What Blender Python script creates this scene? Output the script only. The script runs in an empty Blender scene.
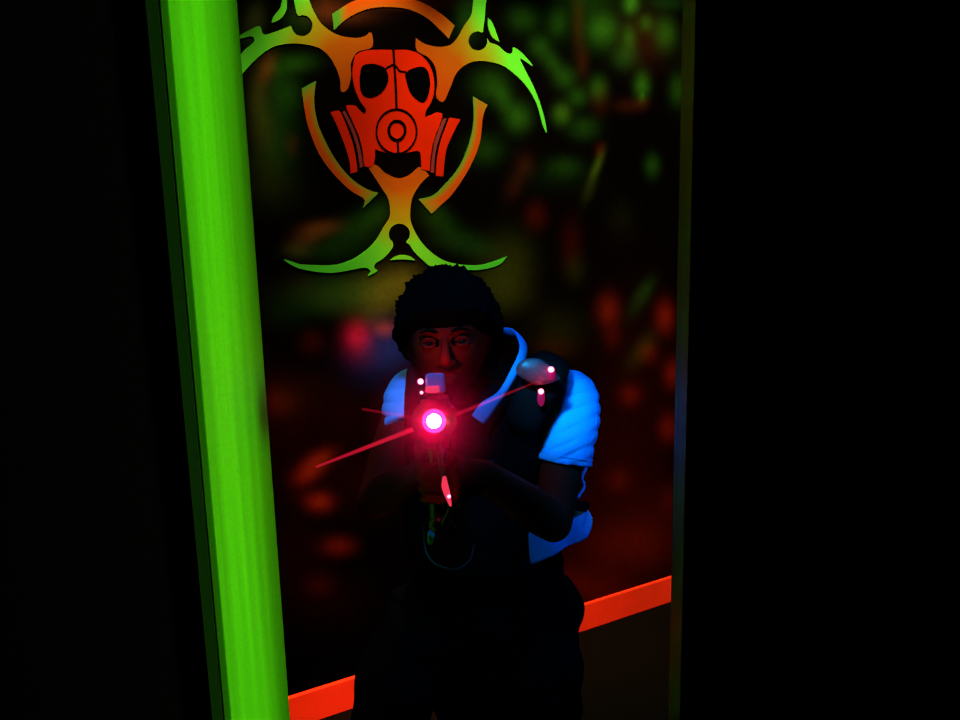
import bpy, bmesh, math, random
import numpy as np
from mathutils import Vector, Matrix, noise
from mathutils.geometry import tessellate_polygon
random.seed(7)
rng = np.random.default_rng(11)
scn = bpy.context.scene
COL = scn.collection

# ------------------------------------------------------------------ camera
F = 830.0
CAM_Z = 1.6
dn = Vector(((588-480)/F, -(4750-360)/F, -1)).normalized()
upc = -dn
fw = Vector((0, 0, -1))
Yc = (fw - upc*fw.dot(upc)).normalized()
Xc = Yc.cross(upc).normalized()
R = Matrix((Xc, Yc, upc))                      # camera vector -> world vector
CAM = Vector((0, 0, CAM_Z))
cam_d = bpy.data.cameras.new('camera')
cam_d.sensor_width = 36.0
cam_d.lens = 36.0*F/960.0
cam_d.clip_start = 0.02
cam_o = bpy.data.objects.new('camera', cam_d)
COL.objects.link(cam_o)
cam_o.matrix_world = Matrix.Translation(CAM) @ R.to_4x4()
scn.camera = cam_o

def ray(px, py):
    return R @ Vector(((px-480)/F, (360-py)/F, -1))
def P(px, py, D):
    r = ray(px, py)
    return CAM + r*(D/r.y)
def Z(px, py, z=0.0):
    r = ray(px, py)
    return CAM + r*((z-CAM_Z)/r.z)

# ------------------------------------------------------------------ materials
def nodes(name):
    m = bpy.data.materials.new(name)
    m.use_nodes = True
    nt = m.node_tree
    return m, nt, nt.nodes['Principled BSDF']
def mat(name, col, rough=0.6, metal=0.0, spec=0.3, noise_amt=0.15, scale=30, bump=0.0, trans=0.0, coat=0.0, sheen=0.0):
    m, nt, b = nodes(name)
    b.inputs['Roughness'].default_value = rough
    b.inputs['Metallic'].default_value = metal
    b.inputs['Specular IOR Level'].default_value = spec
    b.inputs['Transmission Weight'].default_value = trans
    b.inputs['Coat Weight'].default_value = coat
    tc = nt.nodes.new('ShaderNodeTexCoord')
    n = nt.nodes.new('ShaderNodeTexNoise')
    n.inputs['Scale'].default_value = scale
    n.inputs['Detail'].default_value = 5
    nt.links.new(tc.outputs['Object'], n.inputs['Vector'])
    r = nt.nodes.new('ShaderNodeMix'); r.data_type = 'RGBA'
    c = tuple(col)+(1,)
    r.inputs[6].default_value = tuple(x*(1-noise_amt) for x in col)+(1,)
    r.inputs[7].default_value = tuple(min(1, x*(1+noise_amt)) for x in col)+(1,)
    nt.links.new(n.outputs['Fac'], r.inputs[0])
    nt.links.new(r.outputs[2], b.inputs['Base Color'])
    if bump:
        bp = nt.nodes.new('ShaderNodeBump')
        bp.inputs['Strength'].default_value = bump
        bp.inputs['Distance'].default_value = 0.002
        nt.links.new(n.outputs['Fac'], bp.inputs['Height'])
        nt.links.new(bp.outputs[0], b.inputs['Normal'])
    return m
def emis(name, col, strength, base=(0.2, 0.0, 0.05)):
    m, nt, b = nodes(name)
    b.inputs['Base Color'].default_value = base+(1,)
    b.inputs['Emission Color'].default_value = tuple(col)+(1,)
    b.inputs['Emission Strength'].default_value = strength
    return m

M = {}
M['black_wall'] = mat('black_paint', (0.006, 0.006, 0.006), 0.75, spec=0.1, scale=8)
M['floor'] = mat('dark_carpet', (0.0032, 0.0024, 0.0012), 0.95, spec=0.0, noise_amt=0.5, scale=120, bump=0.4)
M['ceiling'] = mat('black_ceiling', (0.004, 0.004, 0.004), 0.9, spec=0.05)
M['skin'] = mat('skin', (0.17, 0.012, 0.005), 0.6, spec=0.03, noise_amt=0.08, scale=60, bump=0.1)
M['hair'] = mat('black_hair', (0.003, 0.0022, 0.002), 0.85, spec=0.02, noise_amt=0.4, scale=90, bump=0.6)
M['shirt'] = mat('blue_lit_cotton', (0.04, 0.42, 0.95), 0.85, spec=0.02, noise_amt=0.05, scale=200, bump=0.15)  # white cotton with the black-light blue put into its colour
M['vest'] = mat('black_nylon', (0.004, 0.004, 0.004), 0.8, spec=0.05, noise_amt=0.3, scale=150, bump=0.4)
M['plastic'] = mat('black_plastic', (0.006, 0.005, 0.006), 0.38, spec=0.4, noise_amt=0.2, scale=60)
M['pants'] = mat('black_denim', (0.0025, 0.0025, 0.003), 0.9, spec=0.0, noise_amt=0.3, scale=200, bump=0.4)
M['shoe'] = mat('dark_leather', (0.02, 0.016, 0.014), 0.5, spec=0.3)
M['rubber'] = mat('rubber', (0.02, 0.02, 0.02), 0.8, spec=0.2)
M['eye'] = mat('eye_white', (0.05, 0.035, 0.03), 0.4, spec=0.1, noise_amt=0.03)
M['iris'] = mat('iris', (0.01, 0.006, 0.004), 0.3, spec=0.2)
M['dome'] = mat('violet_translucent_plastic', (0.55, 0.28, 0.7), 0.35, spec=0.5, trans=0.25, noise_amt=0.2, scale=90)
M['board'] = mat('clear_sensor_plastic', (0.30, 0.05, 0.06), 0.35, spec=0.4, trans=0.2, noise_amt=0.6, scale=120, bump=0.5)
M['red_paint'] = mat('red_orange_fluorescent_paint', (0.95, 0.035, 0.006), 0.6, spec=0.05, noise_amt=0.22, scale=14, bump=0.2)
M['mask_red'] = mat('red_mural_paint', (0.47, 0.011, 0.0006), 0.8, spec=0.0, noise_amt=0.15, scale=8)
M['mask_dim'] = mat('muted_red_mural_paint', (0.17, 0.02, 0.015), 0.8, spec=0.0, noise_amt=0.15, scale=8)
M['line'] = mat('black_mural_paint', (0.0006, 0.0006, 0.0006), 0.9, spec=0.0)
M['led_white'] = emis('hot_led', (1.0, 0.45, 0.95), 14.0)
M['led_magenta'] = emis('inner_halo_glow', (1.0, 0.06, 0.48), 1.5)
M['led_red'] = emis('outer_halo_glow', (1.0, 0.001, 0.10), 1.0)
M['led_pink'] = emis('pink_led', (1.0, 0.16, 0.35), 6.0)
M['led_dim'] = emis('dim_pink_plastic', (1.0, 0.01, 0.09), 0.25)
M['strip'] = emis('red_light_strip', (1.0, 0.04, 0.10), 0.9)

def green_paint(name, g, dark):
    """fluorescent green board with streaky brushed grain"""
    m, nt, b = nodes(name)
    b.inputs['Roughness'].default_value = 0.55
    b.inputs['Specular IOR Level'].default_value = 0.15
    tc = nt.nodes.new('ShaderNodeTexCoord')
    mp = nt.nodes.new('ShaderNodeMapping'); mp.inputs['Scale'].default_value = (22, 22, 0.9)
    n = nt.nodes.new('ShaderNodeTexNoise'); n.inputs['Scale'].default_value = 1.0; n.inputs['Detail'].default_value = 6
    n2 = nt.nodes.new('ShaderNodeTexNoise'); n2.inputs['Scale'].default_value = 160.0; n2.inputs['Detail'].default_value = 3
    nt.links.new(tc.outputs['Object'], mp.inputs['Vector']); nt.links.new(mp.outputs[0], n.inputs['Vector'])
    nt.links.new(tc.outputs['Object'], n2.inputs['Vector'])
    a = nt.nodes.new('ShaderNodeMath'); a.operation = 'MULTIPLY_ADD'; a.inputs[1].default_value = 0.25
    nt.links.new(n2.outputs['Fac'], a.inputs[0]); nt.links.new(n.outputs['Fac'], a.inputs[2])
    cr = nt.nodes.new('ShaderNodeValToRGB')
    cr.color_ramp.elements[0].position = 0.40; cr.color_ramp.elements[0].color = tuple(dark)+(1,)
    cr.color_ramp.elements[1].position = 0.80; cr.color_ramp.elements[1].color = tuple(g)+(1,)
    nt.links.new(a.outputs[0], cr.inputs[0]); nt.links.new(cr.outputs[0], b.inputs['Base Color'])
    return m
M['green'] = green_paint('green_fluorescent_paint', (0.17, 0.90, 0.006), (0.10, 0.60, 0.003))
M['shaded_green'] = green_paint('shaded_green_paint', (0.045, 0.18, 0.01), (0.03, 0.10, 0.008))  # the same green paint with its shade put into the colour

# ------------------------------------------------------------------ object helpers
def link(o, parent=None):
    COL.objects.link(o)
    if parent is not None:
        o.parent = parent
        o.matrix_parent_inverse = parent.matrix_world.inverted()
    return o
def obj(name, bm, m, parent=None, smooth=False, loc=None):
    me = bpy.data.meshes.new(name)
    if isinstance(bm, bmesh.types.BMesh):
        bmesh.ops.recalc_face_normals(bm, faces=bm.faces)
        bm.to_mesh(me); bm.free()
    else:
        me.from_pydata([tuple(v) for v in bm[0]], [], bm[1])
    o = bpy.data.objects.new(name, me)
    if loc is not None:
        me.transform(Matrix.Translation(-Vector(loc)))
        o.matrix_world = Matrix.Translation(Vector(loc))
    if m: me.materials.append(m)
    if smooth:
        me.polygons.foreach_set('use_smooth', [True]*len(me.polygons))
    me.update()
    return link(o, parent)
def empty(name, loc):
    o = bpy.data.objects.new(name, None)
    o.matrix_world = Matrix.Translation(Vector(loc))
    o.empty_display_size = 0.1
    return link(o)
def tag(o, label=None, cat=None, group=None, kind=None):
    if label: o['label'] = label
    if cat: o['category'] = cat
    if group: o['group'] = group
    if kind: o['kind'] = kind
    return o
def box_bm(bm, c, s, mtx=None):
    r = bmesh.ops.create_cube(bm, size=1)
    T = Matrix.Translation(Vector(c)) @ Matrix.Diagonal((s[0], s[1], s[2], 1))
    if mtx is not None: T = mtx @ T
    bmesh.ops.transform(bm, matrix=T, verts=r['verts'])
    return r['verts']
def prism(bm, pts, z0, z1):
    """vertical prism over plan points"""
    lo = [bm.verts.new((p[0], p[1], z0)) for p in pts]
    hi = [bm.verts.new((p[0], p[1], z1)) for p in pts]
    n = len(pts)
    for i in range(n):
        bm.faces.new((lo[i], lo[(i+1) % n], hi[(i+1) % n], hi[i]))
    bm.faces.new(lo[::-1]); bm.faces.new(hi)
def bevel(bm, w, seg=2):
    bmesh.ops.bevel(bm, geom=list(bm.edges), offset=w, segments=seg, affect='EDGES', profile=0.6)

# ------------------------------------------------------------------ back wall plane
A0 = Z(300, 721); B0 = Z(670, 598)
WU = (B0-A0); WU.z = 0; WU.normalize()
WN = Vector((WU.y, -WU.x, 0))                  # towards the camera side
if WN.y > 0: WN = -WN
O0 = A0.copy()
def wall_hit(px, py, off=0.0):
    r = ray(px, py)
    t = ((O0 + WN*off) - CAM).dot(WN)/r.dot(WN)
    return CAM + r*t
def wall_uv(px, py):
    p = wall_hit(px, py)
    return ((p-O0).dot(WU), p.z)
def W3(u, z, off=0.0):
    return O0 + WU*u + WN*off + Vector((0, 0, z))

CEIL = 2.75
U0, U1 = -1.6, 3.6
# spray-paint marks on the wall: pixel centre, spread x, spread y, slant, colour
G = (0.022, 0.11, 0.004); DG = (0.010, 0.05, 0.004); RD = (0.26, 0.014, 0.002); OL = (0.035, 0.042, 0.002); BR = (0.065, 0.012, 0.002)
marks = [
 (525,16,12,11,0,G,.55),(557,22,8,11,0,G,.6),(602,30,12,13,0,G,.75),(631,3,6,8,0,G,1.3),(646,23,6,7,0,G,.45),(629,38,6,10,0,G,.5),
 (666,33,9,13,0,G,.6),(675,2,18,6,0,DG,.9),(540,45,9,9,0,G,.35),(552,62,8,12,.5,G,.35),(566,78,9,9,0,G,.4),(598,88,7,9,0,G,.7),
 (642,86,6,10,0,G,1.0),(642,96,2,4,0,G,.7),(678,90,7,12,0,G,.4),(562,114,7,8,0,(.035,.11,.004),.8),(578,97,8,8,0,G,.45),(585,128,12,9,0,G,.35),
 (518,118,10,11,0,G,.6),(490,85,11,10,0,G,.6),(503,99,8,12,.3,G,.4),(485,150,12,9,0,G,.45),(565,167,14,8,0,G,.25),(597,166,3.5,12,-.35,(.06,.10,.004),.8),
 (589,190,5,12,-.3,OL,.4),(652,166,6,9,0,G,.6),(625,57,10,10,0,DG,.8),(700,60,10,30,0,G,.5),(720,20,12,14,0,G,.8),(715,130,10,18,0,DG,.8),
 (578,20,5,28,0,BR,.4),(583,62,5,14,0,BR,.4),(600,100,8,12,0,BR,.4),(628,106,12,6,0,BR,.45),(642,103,6,5,0,RD,.14),(645,40,20,25,0,BR,.25),
 (525,165,8,10,0,BR,.35),(515,185,8,13,-.3,BR,.3),(536,216,7,9,0,RD,.2),(571,245,7,16,0,RD,.13),(600,150,4,6,0,RD,.2),(575,270,7,10,0,OL,.4),
 (622,218,10,14,0,OL,.15),(645,290,5,8,-.5,G,.3),(560,178,30,12,0,DG,.12),(510,262,16,18,0,OL,.75),(505,292,16,14,0,OL,.85),(485,280,14,12,0,OL,.6),
 (608,310,7,10,0,RD,.85),(612,335,6,9,0,RD,.25),(665,317,6,10,0,RD,.9),(640,300,6,12,-.5,DG,.5),(642,350,7,12,-.5,OL,.7),(649,353,6,7,0,RD,.35),
 (673,374,6,9,0,RD,.75),(630,395,7,7,0,RD,.5),(668,428,6,9,0,RD,.7),(619,480,8,8,0,RD,.35),(670,500,7,9,0,RD,.25),(560,330,18,16,0,OL,.35),(556,348,14,8,0,BR,.4),
 (612,540,22,14,-.4,RD,.28),(640,548,18,14,0,RD,.30),(610,575,25,16,0,RD,.28),(655,535,20,24,0,RD,.24),(596,590,20,10,.3,RD,.30),(575,580,10,12,.6,RD,.25),
 (615,455,30,60,0,RD,.05),(640,430,30,90,0,RD,.05),(620,520,50,40,0,RD,.08),
 # left of the player
 (356,336,8,9,0,(.75,.01,.05),1.0),(357,352,12,10,0,(.4,.01,.03),.2),(312,342,8,8,0,RD,.22),(384,329,7,5,0,(.5,.09,.01),.5),(370,322,8,5,0,BR,.5),
 (385,345,15,15,0,(.008,.02,.16),.9),(372,362,18,16,0,(.006,.012,.09),.8),(395,350,12,12,0,(.008,.02,.16),.7),  # soft dark-blue blur beside the player, kept as wall colour
 (285,402,12,9,0,BR,.8),(276,400,6,10,0,RD,.12),(303,385,22,12,0,BR,.2),(319,460,8,7,-.6,RD,2.0),(309,473,8,7,-.5,RD,1.7),(320,502,8,6,0,RD,1.9),(310,497,10,6,0,RD,.15),
 (338,546,10,6,0,RD,.9),(320,585,9,7,0,RD,.2),(300,555,20,30,0,RD,.05),(345,480,30,25,0,RD,.06),(300,430,30,40,0,RD,.04),(330,600,30,20,0,RD,.04),
 (325,410,30,20,0,RD,.06),
 # under and beside the symbol
 (267,68,5,9,-.2,(.35,.07,.01),.7),(262,110,7,22,.1,OL,.8),(263,135,8,12,0,BR,.35),(258,95,6,18,0,(.09,.08,.01),.5),(285,66,14,6,-.25,G,.55),(300,62,12,6,0,G,.5),
 (288,95,9,12,0,G,.55),(278,80,9,18,.1,G,.4),(275,125,13,22,0,DG,.85),(280,150,14,22,0,DG,.6),(292,145,4,7,0,RD,.2),(268,165,12,18,0,OL,.4),(275,190,20,16,0,OL,.35),
 (320,228,12,5,-.75,(.30,.07,.01),.85),(308,238,9,5,-.6,(.22,.06,.01),.7),(298,250,9,5,0,(.14,.10,.01),.6),(365,222,14,10,-.7,G,.55),(345,238,20,9,-.4,DG,.9),(325,252,20,6,-.15,G,.35),(378,212,8,8,-.5,G,.4),
 (440,222,11,9,.7,G,.45),(458,240,16,7,.35,DG,.9),(478,250,14,6,0,DG,.7),(435,208,8,8,.5,G,.25),
 (350,290,30,10,0,(.05,.12,.01),.9),(385,288,20,12,-.3,(.12,.14,.01),.9),(320,300,24,10,0,DG,.7),(378,308,14,10,-.4,(.10,.11,.01),.8),(340,305,20,8,0,(.06,.09,.01),.5),(285,312,16,12,0,DG,.5),
 (405,280,12,10,0,(.09,.11,.01),.7),(300,285,14,10,0,BR,.25),
 (468,15,8,14,0,DG,.9),(345,15,20,6,0,BR,.9),(300,18,10,10,0,DG,.5),(252,15,7,12,0,(.10,.12,.02),.9),(250,40,6,6,0,DG,.6),(325,8,10,8,0,BR,.9),(405,3,26,4,0,BR,.8),
]
nu, nz = 520, 280
us = np.linspace(U0, U1, nu); zs = np.linspace(0, CEIL, nz)
UU, ZZ = np.meshgrid(us, zs, indexing='ij')
colr = np.zeros((nu, nz, 3)) + np.array((0.0012, 0.0006, 0.0004))
def add_mark(cu, cz, a, b, c, w):
    """a, b: spread vectors in wall metres"""
    det = a[0]*b[1]-a[1]*b[0]
    du = UU-cu; dz = ZZ-cz
    s = (du*b[1]-dz*b[0])/det; t = (-du*a[1]+dz*a[0])/det
    colr[...] += (np.exp(-0.5*(s*s+t*t))*w)[..., None]*np.array(c)
for (px, py, sx, sy, sl, c, w) in marks:
    if px > 500 and py < 200: sx, sy, w = sx*0.78, sy*0.8, w*1.1
    c0 = wall_uv(px, py); c1 = wall_uv(px+sx, py); c2 = wall_uv(px+sl*sy, py+sy)
    add_mark(c0[0], c0[1], (c1[0]-c0[0], c1[1]-c0[1]), (c2[0]-c0[0], c2[1]-c0[1]), c, w*(0.38 if px < 500 and 60 < py < 328 else 0.62))
uL = wall_uv(230, 300)[0]; uR = wall_uv(725, 300)[0]; zT = wall_uv(480, -25)[1]
for k in range(150):
    u = rng.uniform(U0, U1); z = rng.uniform(0.1, CEIL)
    if uL-0.05 < u < uR and z < zT: continue
    s = rng.uniform(.03, .09)
    c = (G, DG, OL)[k % 3] if z > 1.4 else (RD, BR, RD)[k % 3]
    add_mark(u, z, (s, 0), (0, s*rng.uniform(.8, 1.8)), c, rng.uniform(.2, .8))
wverts = [W3(us[i], zs[j]) for i in range(nu) for j in range(nz)]
wfaces = [(i*nz+j, (i+1)*nz+j, (i+1)*nz+j+1, i*nz+j+1) for i in range(nu-1) for j in range(nz-1)]
nfront = len(wverts)
for (u, z) in ((U0, 0), (U1, 0), (U1, CEIL), (U0, CEIL)):
    wverts.append(W3(u, z, -0.12))
wfaces.append((nfront, nfront+1, nfront+2, nfront+3))
def painted_wall_mat():
    m, nt, b = nodes('airbrushed_black_wall')
    b.inputs['Roughness'].default_value = 0.85
    b.inputs['Specular IOR Level'].default_value = 0.0
    at = nt.nodes.new('ShaderNodeAttribute'); at.attribute_name = 'paint'
    tc = nt.nodes.new('ShaderNodeTexCoord')
    n = nt.nodes.new('ShaderNodeTexNoise'); n.inputs['Scale'].default_value = 45; n.inputs['Detail'].default_value = 8; n.inputs['Roughness'].default_value = 0.7
    nt.links.new(tc.outputs['Object'], n.inputs['Vector'])
    mr = nt.nodes.new('ShaderNodeMapRange')
    mr.inputs['From Min'].default_value = 0.3; mr.inputs['From Max'].default_value = 0.7
    mr.inputs['To Min'].default_value = 0.82; mr.inputs['To Max'].default_value = 1.18
    nt.links.new(n.outputs['Fac'], mr.inputs['Value'])
    v = nt.nodes.new('ShaderNodeVectorMath'); v.operation = 'SCALE'
    nt.links.new(at.outputs['Color'], v.inputs[0]); nt.links.new(mr.outputs[0], v.inputs['Scale'])
    nt.links.new(v.outputs[0], b.inputs['Base Color'])
    return m
wall_back = obj('wall_back', (wverts, wfaces), painted_wall_mat())
ca = wall_back.data.color_attributes.new('paint', 'FLOAT_COLOR', 'POINT')
cc = np.ones((len(wverts), 4), dtype=np.float32); cc[:, :3] = 0.003
cc[:nfront, :3] = colr.reshape(-1, 3)
ca.data.foreach_set('color', cc.ravel())
tag(wall_back, kind='structure')

# ------------------------------------------------------------------ room shell
def slab(name, m, x0, x1, y0, y1, z0, z1):
    bm = bmesh.new(); box_bm(bm, ((x0+x1)/2, (y0+y1)/2, (z0+z1)/2), (x1-x0, y1-y0, z1-z0))
    return tag(obj(name, bm, m), kind='structure')
slab('floor', M['floor'], -2.6, 3.4, -1.6, 6.2, -0.1, 0.0)
slab('ceiling', M['ceiling'], -2.6, 3.4, -1.6, 6.2, CEIL, CEIL+0.1)
# baseboard, a red-orange fluorescent plank on the back wall with a thin top ledge
hb = wall_hit(630, 588.5).z
bm = bmesh.new()
prof = [(0.0, 0.0), (0.030, 0.0), (0.031, 0.004), (0.012, hb-0.003), (0.009, hb-0.0005), (0.0, hb)]
ends = []
for u in (U0, U1):
    ends.append([bm.verts.new(W3(u, z, o)) for (o, z) in prof])
for i in range(len(prof)):
    j = (i+1) % len(prof)
    bm.faces.new((ends[0][i], ends[1][i], ends[1][j], ends[0][j]))
bm.faces.new(ends[0]); bm.faces.new(ends[1][::-1])
tag(obj('baseboard_back', bm, M['red_paint']), kind='structure')

# door wall: opening seen by its reveals
Z0 = 1.2; T = Z0*0.192; Z1 = Z0+T
zl = 1.3
def xat(px, py, D): return P(px, py, D).x
xl0 = xat(199.5, 360, Z0-.012); xl1 = xat(262, 360, Z1); xr0 = xat(686.5, 360, Z0); xr1 = xat(676.5, 360, Z1)
LIN = 0.012
def doorwall(name, x0a, x1a, x0b, x1b, z0, z1, m):
    bm = bmesh.new(); prism(bm, [(x0a, Z0), (x1a, Z0), (x1b, Z1), (x0b, Z1)], z0, z1)
    return tag(obj(name, bm, m), kind='structure')
HEAD = 2.12
doorwall('wall_front_left', -2.6, xl0-LIN, -2.6, xl1-LIN, 0, HEAD, M['black_wall'])
doorwall('wall_front_right', xr0+LIN, 3.4, xr1+LIN, 3.4, 0, HEAD, M['black_wall'])
doorwall('wall_front_above_door', -2.6, 3.4, -2.6, 3.4, HEAD, CEIL, M['black_wall'])
# door lining boards with eased edges
def lining(name, pts, m, z1=HEAD):
    bm = bmesh.new(); prism(bm, pts, 0, z1)
    bevel(bm, 0.002, 2)
    return tag(obj(name, bm, m), kind='structure')
lining('trim_1', [(xl0-LIN, Z0-0.012), (xl0+0.001, Z0-0.012), (xl1, Z1+0.012), (xl1-LIN, Z1+0.012)], M['green'])
lining('trim_2', [(xr0+LIN, Z0-0.006), (xr0, Z0-0.006), (xr1, Z1+0.006), (xr1+LIN, Z1+0.006)], M['shaded_green'])
# thin green casing strip, shade put into its colour, on the corridor face, left of the lining
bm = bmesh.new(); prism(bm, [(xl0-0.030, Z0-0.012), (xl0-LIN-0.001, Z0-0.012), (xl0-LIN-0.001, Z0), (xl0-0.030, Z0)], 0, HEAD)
tag(obj('trim_3', bm, M['shaded_green']), kind='structure')
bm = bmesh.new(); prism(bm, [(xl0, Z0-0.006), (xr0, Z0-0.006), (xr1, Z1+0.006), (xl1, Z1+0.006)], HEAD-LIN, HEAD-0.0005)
tag(obj('trim_4', bm, M['shaded_green']), kind='structure')
# far ends of the room
slab('wall_left', M['black_wall'], -2.7, -2.6, -1.6, 6.2, 0, CEIL)
slab('wall_right', M['black_wall'], 3.4, 3.5, -1.6, 6.2, 0, CEIL)

# ------------------------------------------------------------------ mural emblem
def spl(pts, n=6, closed=True, corner=()):
    """Catmull-Rom; points in corner stay sharp"""
    out = []; N = len(pts)
    rngi = range(N) if closed else range(N-1)
    for i in rngi:
        p1 = Vector(pts[i]); p2 = Vector(pts[(i+1) % N])
        p0 = p1 if (i in corner or (not closed and i == 0)) else Vector(pts[(i-1) % N])
        p3 = p2 if (((i+1) % N) in corner or (not closed and i == N-2)) else Vector(pts[(i+2) % N])
        for k in range(n):
            t = k/n
            out.append(0.5*((2*p1)+(p2-p0)*t+(2*p0-5*p1+4*p2-p3)*t*t+(3*p1-p0-3*p2+p3)*t**3))
    if not closed: out.append(Vector(pts[-1]))
    return out
def cA(p): return (230+p[0]/2.573, p[1]/2.573)
def cB(p): return (330+p[0]/3.787, p[1]/3.787)
def cD(p): return (460+p[0]/4.0, p[1]/4.0)
def cE(p): return (250+p[0]/6.0, 180+p[1]/6.0)
def cF(p): return (230+p[0]/5.647, p[1]/5.647)
def arc(c, r, a0, a1, n=9):
    return [(c[0]+r*math.cos(math.radians(a0+(a1-a0)*k/(n-1))), c[1]-r*math.sin(math.radians(a0+(a1-a0)*k/(n-1)))) for k in range(n)]
EC = wall_uv(395, 130); EO = W3(EC[0], EC[1], 0.0)
emblem = empty('biohazard_mural', EO)
tag(emblem, 'spray painted green and orange biohazard symbol with red gas mask on the black back wall', 'mural')
def plate(name, loop, off0, off1, m, parent, pix=True):
    """flat painted shape on the wall: front face at off1, edge back to off0"""
    pts = [wall_uv(p[0], p[1]) if pix else p for p in loop]
    vv = [Vector((p[0], p[1], 0)) for p in pts]
    tris = tessellate_polygon([vv])
    n = len(pts)
    verts = [W3(p[0], p[1], off1) for p in pts]+[W3(p[0], p[1], off0) for p in pts]
    faces = [tuple(t) for t in tris]+[(i, (i+1) % n, n+(i+1) % n, n+i) for i in range(n)]
    bm = bmesh.new()
    bv = [bm.verts.new(v) for v in verts]
    for f in faces:
        try: bm.faces.new([bv[i] for i in f])
        except ValueError: pass
    o = obj(name, bm, m, parent, loc=EO)
    return o
def gradient_mat():
    """airbrushed fade from orange-red at the mask to green at the horn tips"""
    m, nt, b = nodes('orange_to_green_airbrush')
    b.inputs['Roughness'].default_value = 0.8; b.inputs['Specular IOR Level'].default_value = 0.0
    tc = nt.nodes.new('ShaderNodeTexCoord')
    n = nt.nodes.new('ShaderNodeTexNoise'); n.inputs['Scale'].default_value = 7; n.inputs['Detail'].default_value = 4
    nt.links.new(tc.outputs['Object'], n.inputs['Vector'])
    sub = nt.nodes.new('ShaderNodeVectorMath'); sub.operation = 'SUBTRACT'
    q = wall_uv(397, 106)
    sub.inputs[1].default_value = W3(q[0], q[1])-EO
    nt.links.new(tc.outputs['Object'], sub.inputs[0])
    ln = nt.nodes.new('ShaderNodeVectorMath'); ln.operation = 'LENGTH'
    nt.links.new(sub.outputs[0], ln.inputs[0])
    a = nt.nodes.new('ShaderNodeMath'); a.operation = 'MULTIPLY_ADD'; a.inputs[1].default_value = 0.12
    nt.links.new(n.outputs['Fac'], a.inputs[0]); nt.links.new(ln.outputs['Value'], a.inputs[2])
    cr = nt.nodes.new('ShaderNodeValToRGB')
    e = cr.color_ramp.elements
    e[0].position = 0.16; e[0].color = (0.31, 0.026, 0.001, 1)
    e[1].position = 0.62; e[1].color = (0.06, 0.48, 0.02, 1)
    for p, c in ((0.30, (0.31, 0.062, 0.002, 1)), (0.40, (0.22, 0.20, 0.004, 1)), (0.47, (0.09, 0.50, 0.015, 1))):
        x = e.new(p); x.color = c
    nt.links.new(a.outputs[0], cr.inputs[0]); nt.links.new(cr.outputs[0], b.inputs['Base Color'])
    return m
M['fade'] = gradient_mat()
# distance scale check: metres per pixel near the emblem
mpp = (W3(*wall_uv(397, 140))-W3(*wall_uv(397, 130))).length/10

# upper right pair
ur = [cA(p) for p in [(478,98),(500,113),(540,121),(575,110)]] + \
     [cD(p) for p in [(18,100),(42,65),(50,25),(48,-30),(25,-95),(-25,-150),(60,-110),(95,-60),(105,-15),(100,30),(98,70),(92,112)]] + \
     arc(cD((71,164)), 9.6, 62, 375, 12) + \
     [cD(p) for p in [(118,171),(150,182),(185,212),(207,212),(213,190),(250,215),(290,265),(240,234),(262,285),(290,340),(318,410),(338,480),(345,532),(328,495),(305,415),(262,342),(200,282),(150,255),(90,244),(40,250),(0,275)]] + \
     [cA(p) for p in [(578,195),(566,225),(548,262),(530,248),(533,215),(528,175),(510,148),(480,130)]]
plate('horn_pair', spl(ur, 4, True, (0,)), -0.001, 0.002, M['fade'], emblem)
plate('horn_tip', spl([cD(p) for p in [(110,72),(130,95),(156,168),(128,148),(112,112)]], 4, True, (0,2)), -0.001, 0.002, M['fade'], emblem)
# upper left pair
ul = [cF(p) for p in [(445,0),(480,80),(520,140),(600,195),(700,215),(760,205),(796,185),(802,265),(725,290),(695,325),(680,370),(682,430),(665,500),(628,518),(620,450),(600,390),(560,320),(500,270),(400,248),(300,250),(220,277),(140,340),(75,410),(30,470),(-10,545),(-50,650),(-40,520),(0,420),(40,340),(80,285),(135,235),(120,205),(60,218),(50,205),(100,175),(165,148),(188,195),(240,185),(335,150)]] + \
     arc(cF((405,145)), 10.6, 190, 470, 12) + [cF(p) for p in [(372,62),(360,0),(345,-90),(300,-170),(250,-220),(350,-180),(420,-90)]]
plate('horn_pair', spl(ul, 4, True), -0.001, 0.002, M['fade'], emblem)
plate('horn_tip', spl([cF(p) for p in [(300,-50),(318,0),(316,60),(282,108),(234,130),(246,92),(280,50),(294,0)]], 4, True, (4,)), -0.001, 0.002, M['fade'], emblem)
# bottom pair
hc = cE((895,325))
bt = [cA(p) for p in [(356,432),(374,424),(400,446),(432,459),(462,450),(488,430),(512,452),(500,462),(483,482),(468,510),(463,545),(465,572),(480,605),(505,638),(545,668),(590,680),(640,682),(680,672),(712,660),(690,682),(640,694),(580,692),(545,684),(515,684),(500,673),(472,646),(462,630)]] + \
     arc(hc, 10.6, -50, 230, 12) + [cE(p) for p in [(852,408),(800,468),(752,500),(745,528),(762,545),(708,575),(722,548),(690,525),(600,540),(500,556),(400,551),(280,525),(203,478),(245,487),(300,505),(400,511),(500,510),(580,490),(650,455),(740,380),(800,285),(836,225),(838,165),(825,105),(790,50)]]
plate('horn_pair', spl(bt, 4, True, (0, 6, 18)), -0.001, 0.002, M['fade'], emblem)
plate('horn_tip', spl([cA(p) for p in [(412,669),(425,660),(445,656),(463,660),(476,670),(445,667)]], 4, True, (0, 4)), -0.001, 0.002, M['fade'], emblem)

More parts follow.
